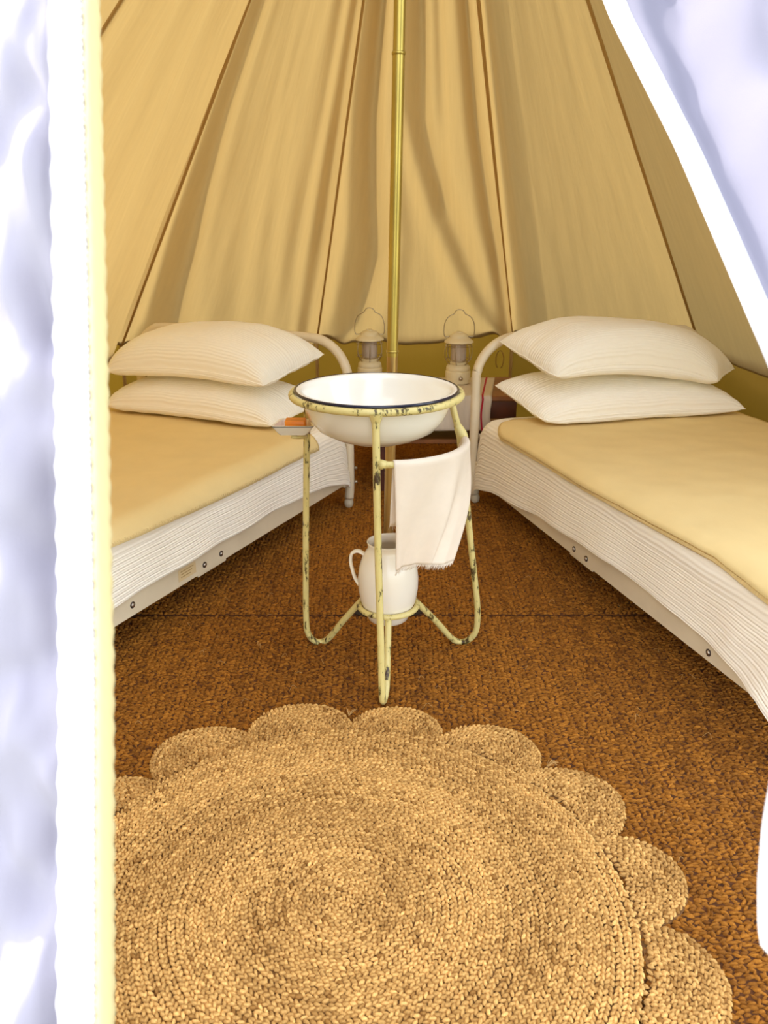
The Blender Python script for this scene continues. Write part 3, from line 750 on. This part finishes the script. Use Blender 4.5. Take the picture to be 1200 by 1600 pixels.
def lantern(loc, lab, rot):
    L = thing('lantern', lab, 'lantern', loc, 'camping lanterns on the table')
    x, y, z = loc
    MB().lathe([(0, 0), (.052, 0), (.056, .003), (.057, .008), (.057, .050), (.0555, .056), (.053, .058), (.0545, .061), (.053, .074), (.046, .083), (.037, .087), (0, .087)], 40, loc).build('base', 'lantern', L, angle=50)
    MB().lathe([(.0372, .087), (.0375, .093), (.034, .097), (0, .097)], 32, loc).build('collar', 'lantern', L, angle=50)
    MB().lathe([(0, .097), (.030, .097), (.033, .104), (.0335, .170), (.031, .182), (0, .182)], 32, loc).build('globe', 'globe', L)
    for q in range(8):
        a = q * math.pi / 4 + .2; MB().tube([(x + .0342 * math.cos(a), y + .0342 * math.sin(a), z + .10), (x + .0342 * math.cos(a), y + .0342 * math.sin(a), z + .178)], .0012, 5).build('globe_rib', 'globe', L)
    MB().lathe([(.0, .181), (.058, .181), (.0655, .183), (.0645, .188), (.056, .196), (.046, .202), (.042, .206), (.041, .213), (.030, .222), (.016, .226), (.015, .230), (.0, .231)], 40, loc).build('cap', 'lantern', L, angle=60)
    for q in range(6):
        a = q * math.pi / 3 + rot
        pr = [(.040, .085), (.052, .097), (.062, .116), (.064, .138), (.062, .160), (.054, .183)]
        MB().tube([(x + r * math.cos(a), y + r * math.sin(a), z + h) for r, h in pr], .0019, 6, 3).build('cage_wire', 'wire', L)
    for h, r in ((.108, .0575), (.168, .060)):
        MB().tube([(x + r * math.cos(q), y + r * math.sin(q), z + h) for q in np.linspace(0, 2 * math.pi, 32, endpoint=False)], .0019, 6, closed=True).build('cage_ring', 'wire', L)
    hp = [(.041, .209), (.060, .207), (.066, .214), (.068, .235), (.066, .262), (.056, .286), (.040, .300), (.026, .306), (.019, .318), (.010, .324), (0, .325)]
    pts = [(x + a, y, z + b) for a, b in hp] + [(x - a, y, z + b) for a, b in hp[-2::-1]]
    MB().tube(pts, .0023, 8, 3).build('handle', 'wire', L)
    kn = MB().lathe([(0, .014), (.006, .013), (.0095, .008), (.008, .003), (.006, 0)], 16, (x + .008, y - .0565, z + .030), (0, -1, 0)).build('knob', 'bolt', L); tag(kn, 'shiny metal switch knob')
lantern((.335, 3.755, TZ + .005), 'cream camping lantern right of the brass pole', .25)
lantern((-.066, 3.86, TZ + .001), 'cream camping lantern left of the brass pole', .55)

# ------------------------------------------------------------------ washstand
WC = Vector((-.018, 2.01, 0)); RZ = .770
ws = thing('washstand', 'pale yellow chipped-paint tubular iron washstand with three legs', 'washstand', (WC.x, WC.y, 0))
def circ(c, r, z, n=64): return [(c[0] + r * math.cos(q), c[1] + r * math.sin(q), z) for q in np.linspace(0, 2 * math.pi, n, endpoint=False)]
MB().tube(circ(WC, .2065, RZ), .0088, 14, closed=True).build('basin_ring', 'paint', ws)
JC = Vector((.011, 2.01, 0)); JZ = .197
MB().tube(circ(JC, .0775, JZ, 48), .0075, 12, closed=True).build('jug_ring', 'paint', ws)
tr = .0088
def leg(pts): MB().tube(pts, tr, 14, 6).build('leg', 'paint', ws)
leg([(-.018, 1.8035, .768), (-.0175, 1.800, .70), (-.014, 1.800, .45), (-.008, 1.802, .20), (-.005, 1.804, .055), (-.003, 1.815, .022), (.001, 1.835, .017), (.006, 1.852, .038), (.009, 1.885, .105), (.011, 1.934, .195)])
leg([(-.194, 2.113, .768), (-.199, 2.115, .70), (-.208, 2.117, .50), (-.217, 2.120, .28), (-.222, 2.122, .10), (-.218, 2.127, .045), (-.200, 2.136, .015), (-.176, 2.140, .012), (-.155, 2.126, .035), (-.115, 2.090, .105), (-.056, 2.049, .195)])
leg([(.165, 2.113, .768), (.181, 2.115, .70), (.206, 2.117, .60), (.232, 2.120, .38), (.262, 2.124, .16), (.267, 2.126, .09), (.262, 2.130, .045), (.240, 2.138, .015), (.214, 2.140, .012), (.190, 2.126, .035), (.145, 2.090, .105), (.078, 2.049, .195)])
fl_ = MB().lathe([(.0086, -.03), (.0095, -.018), (.014, -.006), (.0165, .004)], 16, (-.018, 1.8035, RZ - .006)); fl_.build('weld', 'paint', ws)
RL = [(-.016, 1.801, .652), (.02, 1.797, .652), (.07, 1.812, .650), (.125, 1.855, .646), (.170, 1.920, .640), (.200, 2.0, .634), (.209, 2.06, .632), (.207, 2.116, .632)]
MB().tube(RL, .0080, 12, 6).build('towel_rail', 'paint', ws)
MB().tube([(-.010, 1.799, .652), (.006, 1.798, .652)], lambda q: .0125 - .004 * q, 12).build('weld', 'paint', ws)
MB().tube([(.203, 2.117, .60), (.205, 2.112, .632), (.190, 2.116, .665)], lambda q: .0098 + .006 * math.sin(q * 3.14), 12, 5).build('weld', 'paint', ws)
MB().tube([(-.203, 2.112, .640), (-.203, 2.08, .642), (-.215, 2.05, .648), (-.235, 2.045, .651)], .0045, 8, 5).build('soap_bracket', 'paint', ws)
MB().tube([(-.198, 2.112, .650), (-.193, 2.085, .650), (-.195, 2.06, .660), (-.20, 2.05, .668)], .0030, 8, 5).build('soap_bracket', 'bolt', ws)
# basin resting in the ring
bz = RZ + .009
bas = thing('enamel_basin', 'round white enamel basin with a thin navy rim on the washstand', 'basin', (WC.x, WC.y, .65))
outer = [(0, -.124), (.070, -.124), (.083, -.122), (.087, -.119), (.112, -.112), (.145, -.094), (.166, -.068), (.179, -.038), (.184, -.014), (.186, -.004), (.1935, .0015), (.1985, .001)]
inner = [(.1985, .0035), (.193, .0050), (.183, .0025), (.180, -.013), (.175, -.037), (.162, -.066), (.141, -.090), (.110, -.107), (.060, -.114), (0, -.115)]
MB().lathe(outer + inner, 96, (WC.x, WC.y, bz)).build('bowl', 'enamel', bas)
rim = MB().tube(circ(WC, .1985, bz + .002, 96), .0036, 10, closed=True).build('rim', 'navy', bas); tag(rim, 'navy blue rolled rim')
# soap dish
sd = thing('soap_dish', 'small white enamel soap dish with dark edge on the bracket left of the basin', 'soap dish', (-.24, 2.06, .65))
def rrect(hw, hd, rad, z, cx, cy, taper=0, n=6):
    o = []
    for (sx, sy, a0) in ((1, 1, 0), (-1, 1, 90), (-1, -1, 180), (1, -1, 270)):
        for k in range(n):
            a = R(a0 + 90 * k / (n - 1)); lx = sx * (hw - rad) + rad * math.cos(a); ly = sy * (hd - rad) + rad * math.sin(a)
            lx *= 1 - taper * (ly / hd + 1) / 2
            o.append(Vector((cx + lx, cy + ly, z)))
    return o
def loft(rings, name, mat, parent, capb=True, capt=True):
    n = len(rings[0]); V = [v for r in rings for v in r]; F = []
    for i in range(len(rings) - 1):
        for k in range(n):
            F.append((i * n + k, i * n + (k + 1) % n, (i + 1) * n + (k + 1) % n, (i + 1) * n + k))
    if capb: F.append(tuple(range(n))[::-1])
    if capt: F.append(tuple((len(rings) - 1) * n + k for k in range(n)))
    return MB().add(V, F).build(name, mat, parent, angle=50)
dx_, dy_ = -.229, 2.062
TP = .30
loft([rrect(.036, .028, .008, .6575, dx_, dy_, TP), rrect(.044, .034, .010, .667, dx_, dy_, TP), rrect(.0545, .042, .012, .682, dx_, dy_, TP), rrect(.0555, .043, .012, .684, dx_, dy_, TP), rrect(.0490, .0365, .010, .6840, dx_, dy_, TP), rrect(.043, .032, .010, .670, dx_, dy_, TP), rrect(.036, .027, .008, .662, dx_, dy_, TP)], 'dish', 'enamel', sd)
MB().tube([v + Vector((0, 0, .0)) for v in rrect(.0552, .0427, .012, .6822, dx_, dy_, TP)], .0007, 6, closed=True).build('edge', 'navy', sd)
sp = loft([rrect(.0235, .017, .004, .663, dx_ + .004, dy_ + .002), rrect(.026, .0195, .005, .666, dx_ + .004, dy_ + .002), rrect(.026, .0195, .005, .689, dx_ + .004, dy_ + .002), rrect(.0245, .018, .004, .6915, dx_ + .004, dy_ + .002)], 'soap_bar', 'soap', None)
tag(sp, 'orange bar of soap lying in the enamel soap dish', 'soap')
# jug hanging in the lower ring
jz = .157
jg = thing('milk_jug', 'white ceramic jug with a side handle standing in the lower ring of the washstand', 'jug', (JC.x, JC.y, jz))
prof = [(0, .001), (.050, 0), (.054, .003), (.060, .020), (.0672, .037), (.0745, .058), (.0795, .090), (.0800, .120), (.0765, .150), (.068, .178), (.059, .193), (.0545, .200), (.0530, .207), (.0540, .216), (.0560, .222)]
prin = [(.0540, .2235), (.0520, .219), (.0505, .208), (.051, .200), (.055, .195), (.072, .155), (.0755, .12), (.074, .08), (.060, .03), (.045, .012), (0, .010)]
jb = MB().lathe(prof + prin, 64, (JC.x, JC.y, jz))
for v in jb.V:
    h = v.z - jz
    if h > .195:
        a = math.atan2(v.y - JC.y, v.x - JC.x); w = max(0, math.cos(a - R(35))) ** 6 * (h - .195) / .04
        v.x += .016 * w * math.cos(R(35)); v.y += .016 * w * math.sin(R(35)); v.z += .006 * w
jb.build('body', 'ceramic', jg)
ha = R(172); hx, hy = math.cos(ha), math.sin(ha)
hpz = [(.058, .178), (.078, .190), (.095, .184), (.1005, .165), (.097, .140), (.089, .112), (.077, .092)]
MB().tube([(JC.x + r * hx, JC.y + r * hy, jz + h) for r, h in hpz], (.0045, .0095), 12, 5, flat=(hx, hy, 0)).build('handle', 'ceramic', jg)
# towel over the rail
rail = smooth_path(RL, 6)
def rail_pt(q):
    d = [0]
    for a, b in zip(rail, rail[1:]): d.append(d[-1] + (b - a).length)
    q *= d[-1]; i = min(len(rail) - 2, max(0, np.searchsorted(d, q) - 1)); f = (q - d[i]) / (d[i + 1] - d[i])
    return rail[i].lerp(rail[i + 1], f), (rail[i + 1] - rail[i]).normalized()
A = np.linspace(.085, .915, 70); TP_ = []
fa, fb_ = Vector((.026, 1.822, .386)), Vector((.172, 1.862, .388))
for ai, q in enumerate(A):
    w = (q - A[0]) / (A[-1] - A[0]); p, tn = rail_pt(q); nout = Vector((tn.y, -tn.x, 0)).normalized()
    rr = .0100; row = []
    bot = fa.lerp(fb_, w) + nout * 0 + Vector((0, -.010 * math.sin(w * math.pi), 0))
    bot += Vector((.0, -.010 * math.sin(w * 10 + .5), 0)); bot.z += .005 * math.sin(w * 3.3 + .3)
    # back layer, from its hem up to the rail
    bz_ = .495 - .02 * w
    for s_ in np.linspace(1, 0, 14)[:-1]:
        row.append(p - nout * (rr + .002 + .010 * s_ + .003 * math.sin(w * 14)) + Vector((-.005 * s_ * (1 - w), 0, -(p.z - bz_) * s_)))
    for a in np.linspace(-1.4, 1.4, 9): row.append(p + nout * (rr * math.sin(a)) + Vector((0, 0, rr * math.cos(a))))
    for s_ in np.linspace(0, 1, 44)[1:]:
        top = p + nout * rr
        e = s_ ** .9; g = top.lerp(bot, e)
        g.z = top.z + (bot.z - top.z) * s_
        g += nout * (.016 * math.sin(s_ * math.pi) * (.4 + .6 * w) + .0105 * math.sin(w * 13 + 1.1 + s_ * .8) * min(1, s_ * 2) + .004 * math.sin(w * 24 + 2) * s_)
        if w > .8: g += nout * (-.012 * (w - .8) / .2 * s_)
        row.append(g)
    TP_.append([tuple(v) for v in row])
TP_ = np.array(TP_)
tw = grid_obj('hand_towel', TP_, 'towel', thick=.0022)
tag(tw, 'white linen hand towel with a frayed hem draped over the washstand rail', 'towel')
fr = MB()
ed = TP_[:, -1]; dn = TP_[:, -1] - TP_[:, -3]
for q in np.linspace(0, len(ed) - 1.001, 190):
    i = int(q); p0 = Vector(lerp(ed[i], ed[i + 1], q - i)); d = Vector(dn[i]).normalized(); l = random.uniform(.007, .015)
    jx = Vector((random.uniform(-.25, .25), random.uniform(-.2, .2), 0))
    fr.tube([p0 - d * .002, p0 + (d + jx * .5).normalized() * l * .55, p0 + (d + jx).normalized() * l], lambda z: .0008 - .0004 * z, 4)
ed = TP_[:, 0]
for q in np.linspace(0, len(ed) - 1.001, 60):
    i = int(q); p0 = Vector(lerp(ed[i], ed[i + 1], q - i)); l = random.uniform(.006, .012)
    fr.tube([p0 + Vector((0, 0, .002)), p0 + Vector((random.uniform(-.003, .003), 0, -l))], .0006, 4)
tag(fr.build('fringe', 'towel', tw), kind='stuff')

# ------------------------------------------------------------------ door flaps
# left: the white door flap hanging close to the viewer, with a cream piping cord
d1 = thing('door_1', 'white tent door flap with cream corded edge, at the left', 'tent flap', (-.30, .7, .8)); tag(d1, kind='structure')
e_t, e_b = np.array([-.262, 1.02, 1.85]), np.array([-.189, .37, .50])
e_m0, e_m1 = np.array([-.2335, .79, 1.377]), np.array([-.195, .43, .629])
def edge(t):   # t 0 bottom .. 1 top
    pts = np.array([e_b, e_m1, lerp(e_m1, e_m0, .33) + [.0035, 0, 0], lerp(e_m1, e_m0, .66) + [.002, 0, 0], e_m0, e_t]); ts = [0, .1, .35, .6, .8, 1]
    return np.array([np.interp(t, ts, pts[:, c]) for c in range(3)])
def eframe(t):
    d = edge(min(1, t + .02)) - edge(max(0, t - .02)); d /= np.linalg.norm(d)
    left = np.array([-1, .20, 0.]); left -= d * (left @ d); left /= np.linalg.norm(left)
    n = np.cross(d, left); n = n if n[1] < 0 else -n
    return d, left, n / np.linalg.norm(n)
ts = np.linspace(0, 1, 160)
pan = []
for t in ts:
    d, l, n = eframe(t); p = edge(t); row = []
    for w in np.concatenate([np.linspace(.012, .16, 60), np.linspace(.17, .62, 30)]):
        q = p + l * w + n * (-.004 - .05 * max(0, w - .2) * 0)
        amp = min(1, max(0, (w - .045) / .02))
        q = q + n * amp * ((.024) * nz(w * 11, t * 9 + w * 10, 1.1) + .018 * nz(w * 26 + t * 9, t * 20 - w * 24, 4.4) + .003 * nz(w * 60, t * 40, 7.7))
        q = q - n * (.012 * min(1, max(0, (w - .044) / .008)) - .006 * min(1, max(0, (w - .06) / .03)))
        q = q + np.array([0, .6 * max(0, w - .14) ** 1.2, 0])
        row.append(q)
    pan.append(row)
grid_obj('flap_panel', np.array(pan), 'flap', d1, thick=.0012)
tp = []
for t in ts:
    d, l, n = eframe(t); p = edge(t)
    wl = .045 + .0012 * math.sin(t * 260)
    tp.append([p + l * w + n * h for w, h in ((.0135, .000), (.0145, .0022), (.022, .0030), (.030, .0034 + .0006 * math.sin(t * 90)), (.038, .0030), (wl - .002, .0024), (wl, -.001))])
grid_obj('edge_tape', np.array(tp), 'tape', d1, thick=.001)
cd = [Vector(edge(t) + eframe(t)[1] * .0065) for t in np.linspace(0, 1, 420)]
V, F = [], []
nrm = Vector((0, -1, 0)); seg = 14
for i, p in enumerate(cd):
    tdir = (cd[min(i + 1, len(cd) - 1)] - cd[max(i - 1, 0)]).normalized(); nn = (nrm - tdir * nrm.dot(tdir)).normalized(); bb = tdir.cross(nn)
    for k in range(seg):
        a = 2 * math.pi * k / seg; r = .0066 + .0007 * math.sin(3 * a + i * .9)
        V.append(p + nn * r * math.cos(a) + bb * r * math.sin(a))
for i in range(len(cd) - 1):
    for k in range(seg): F.append((i * seg + k, i * seg + (k + 1) % seg, (i + 1) * seg + (k + 1) % seg, (i + 1) * seg + k))
co = MB().add(V, F).build('piping_cord', 'cord', d1); tag(co, 'cream twisted piping cord')
zz = MB()
for i in range(0, 210):
    t = i / 210; d, l, n = eframe(t); p = edge(t) + l * .0140 + n * .0035
    zz.tube([p + l * .0018 - d * .002, p - l * .0018, p + l * .0018 + d * .002], .00045, 4)
tag(zz.build('zigzag_stitch', 'tape', d1), kind='stuff')
# right: the other flap lies on the cone of the tent, its outside in the sun
d2 = thing('door_2', 'white sunlit tent door flap drawn aside, at the right', 'tent flap', (.4, .8, .9)); tag(d2, kind='structure')
ed_pts = np.array([[.300, .452, .690], [.278, .457, .689], [.278, .468, .699], [.283, .490, .724], [.292, .515, .757], [.341, .606, .848], [.355, .645, .894], [.3716, .7007, .955], [.3761, .7485, 1.014], [.3774, .8157, 1.057], [.3655, 1.13, 1.268], [.335, 1.43, 1.475], [.25, 1.85, 1.95]])
ed_t = [0, .015, .03, .06, .10, .19, .24, .31, .37, .42, .60, .78, 1]
def edge2(t): return np.array([np.interp(t, ed_t, ed_pts[:, c]) for c in range(3)])
E139, Ap = np.array([PC[0] + RAD * math.sin(R(139)), PC[1] + RAD * math.cos(R(139)), EZ]), APEX
pan = []
for t in np.linspace(0, 1, 140):
    p = np.mean([edge2(min(1, max(0, t + q))) for q in ((-.02, -.01, 0, .01, .02) if t > .14 else (-.006, 0, .006))], axis=0)
    hh = (p[2] - EZ) / (APEX[2] - EZ); far = lerp(E139, Ap, hh) + np.array([.05, -.08, .0])
    far = far if p[2] > .53 else far
    row = []
    dv = far - p; L = np.linalg.norm(dv); n = np.cross(dv, [0, .6, .5]); n /= np.linalg.norm(n); n = n if n[1] < 0 else -n
    for w in np.linspace(0, 1, 90):
        d_ = w * L
        q = p + dv * w
        am = min(1, max(0, d_ - .03) / .08)
        q = q + n * (am * (.034 * math.sin(d_ * 30 - t * 6 + 2.0 * nz(t * 3, d_ * 4, 2)) * math.exp(-d_ * 1.5) + .026 * nz(t * 7 - d_ * 9, d_ * 12 + t * 8, 3.3) + .010 * nz(t * 20 - d_ * 14, d_ * 20, 6.1)) + .03 * math.sin(math.pi * w))
        row.append(q)
    pan.append(row)
pan = np.array(pan)
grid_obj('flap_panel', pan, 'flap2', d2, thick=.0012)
hb = []
for r in pan:
    d_ = np.concatenate([[0], np.cumsum(np.linalg.norm(np.diff(r, axis=0), axis=1))]); hb.append([[np.interp(x, d_, r[:, c]) for c in range(3)] for x in np.linspace(0, .029, 8)])
hb = np.array(hb); hb += np.array([-.0008, -.0018, .0014]); hb[:, -1] += np.array([.0008, .0012, -.001])
grid_obj('bright_edge_band', hb, 'tape', d2, thick=.001)  # white band added to carry the flap's bright, overexposed edge
MB().tube([Vector(q) for q in pan[:, 0]], .0028, 8).build('rolled_hem', 'tape', d2)
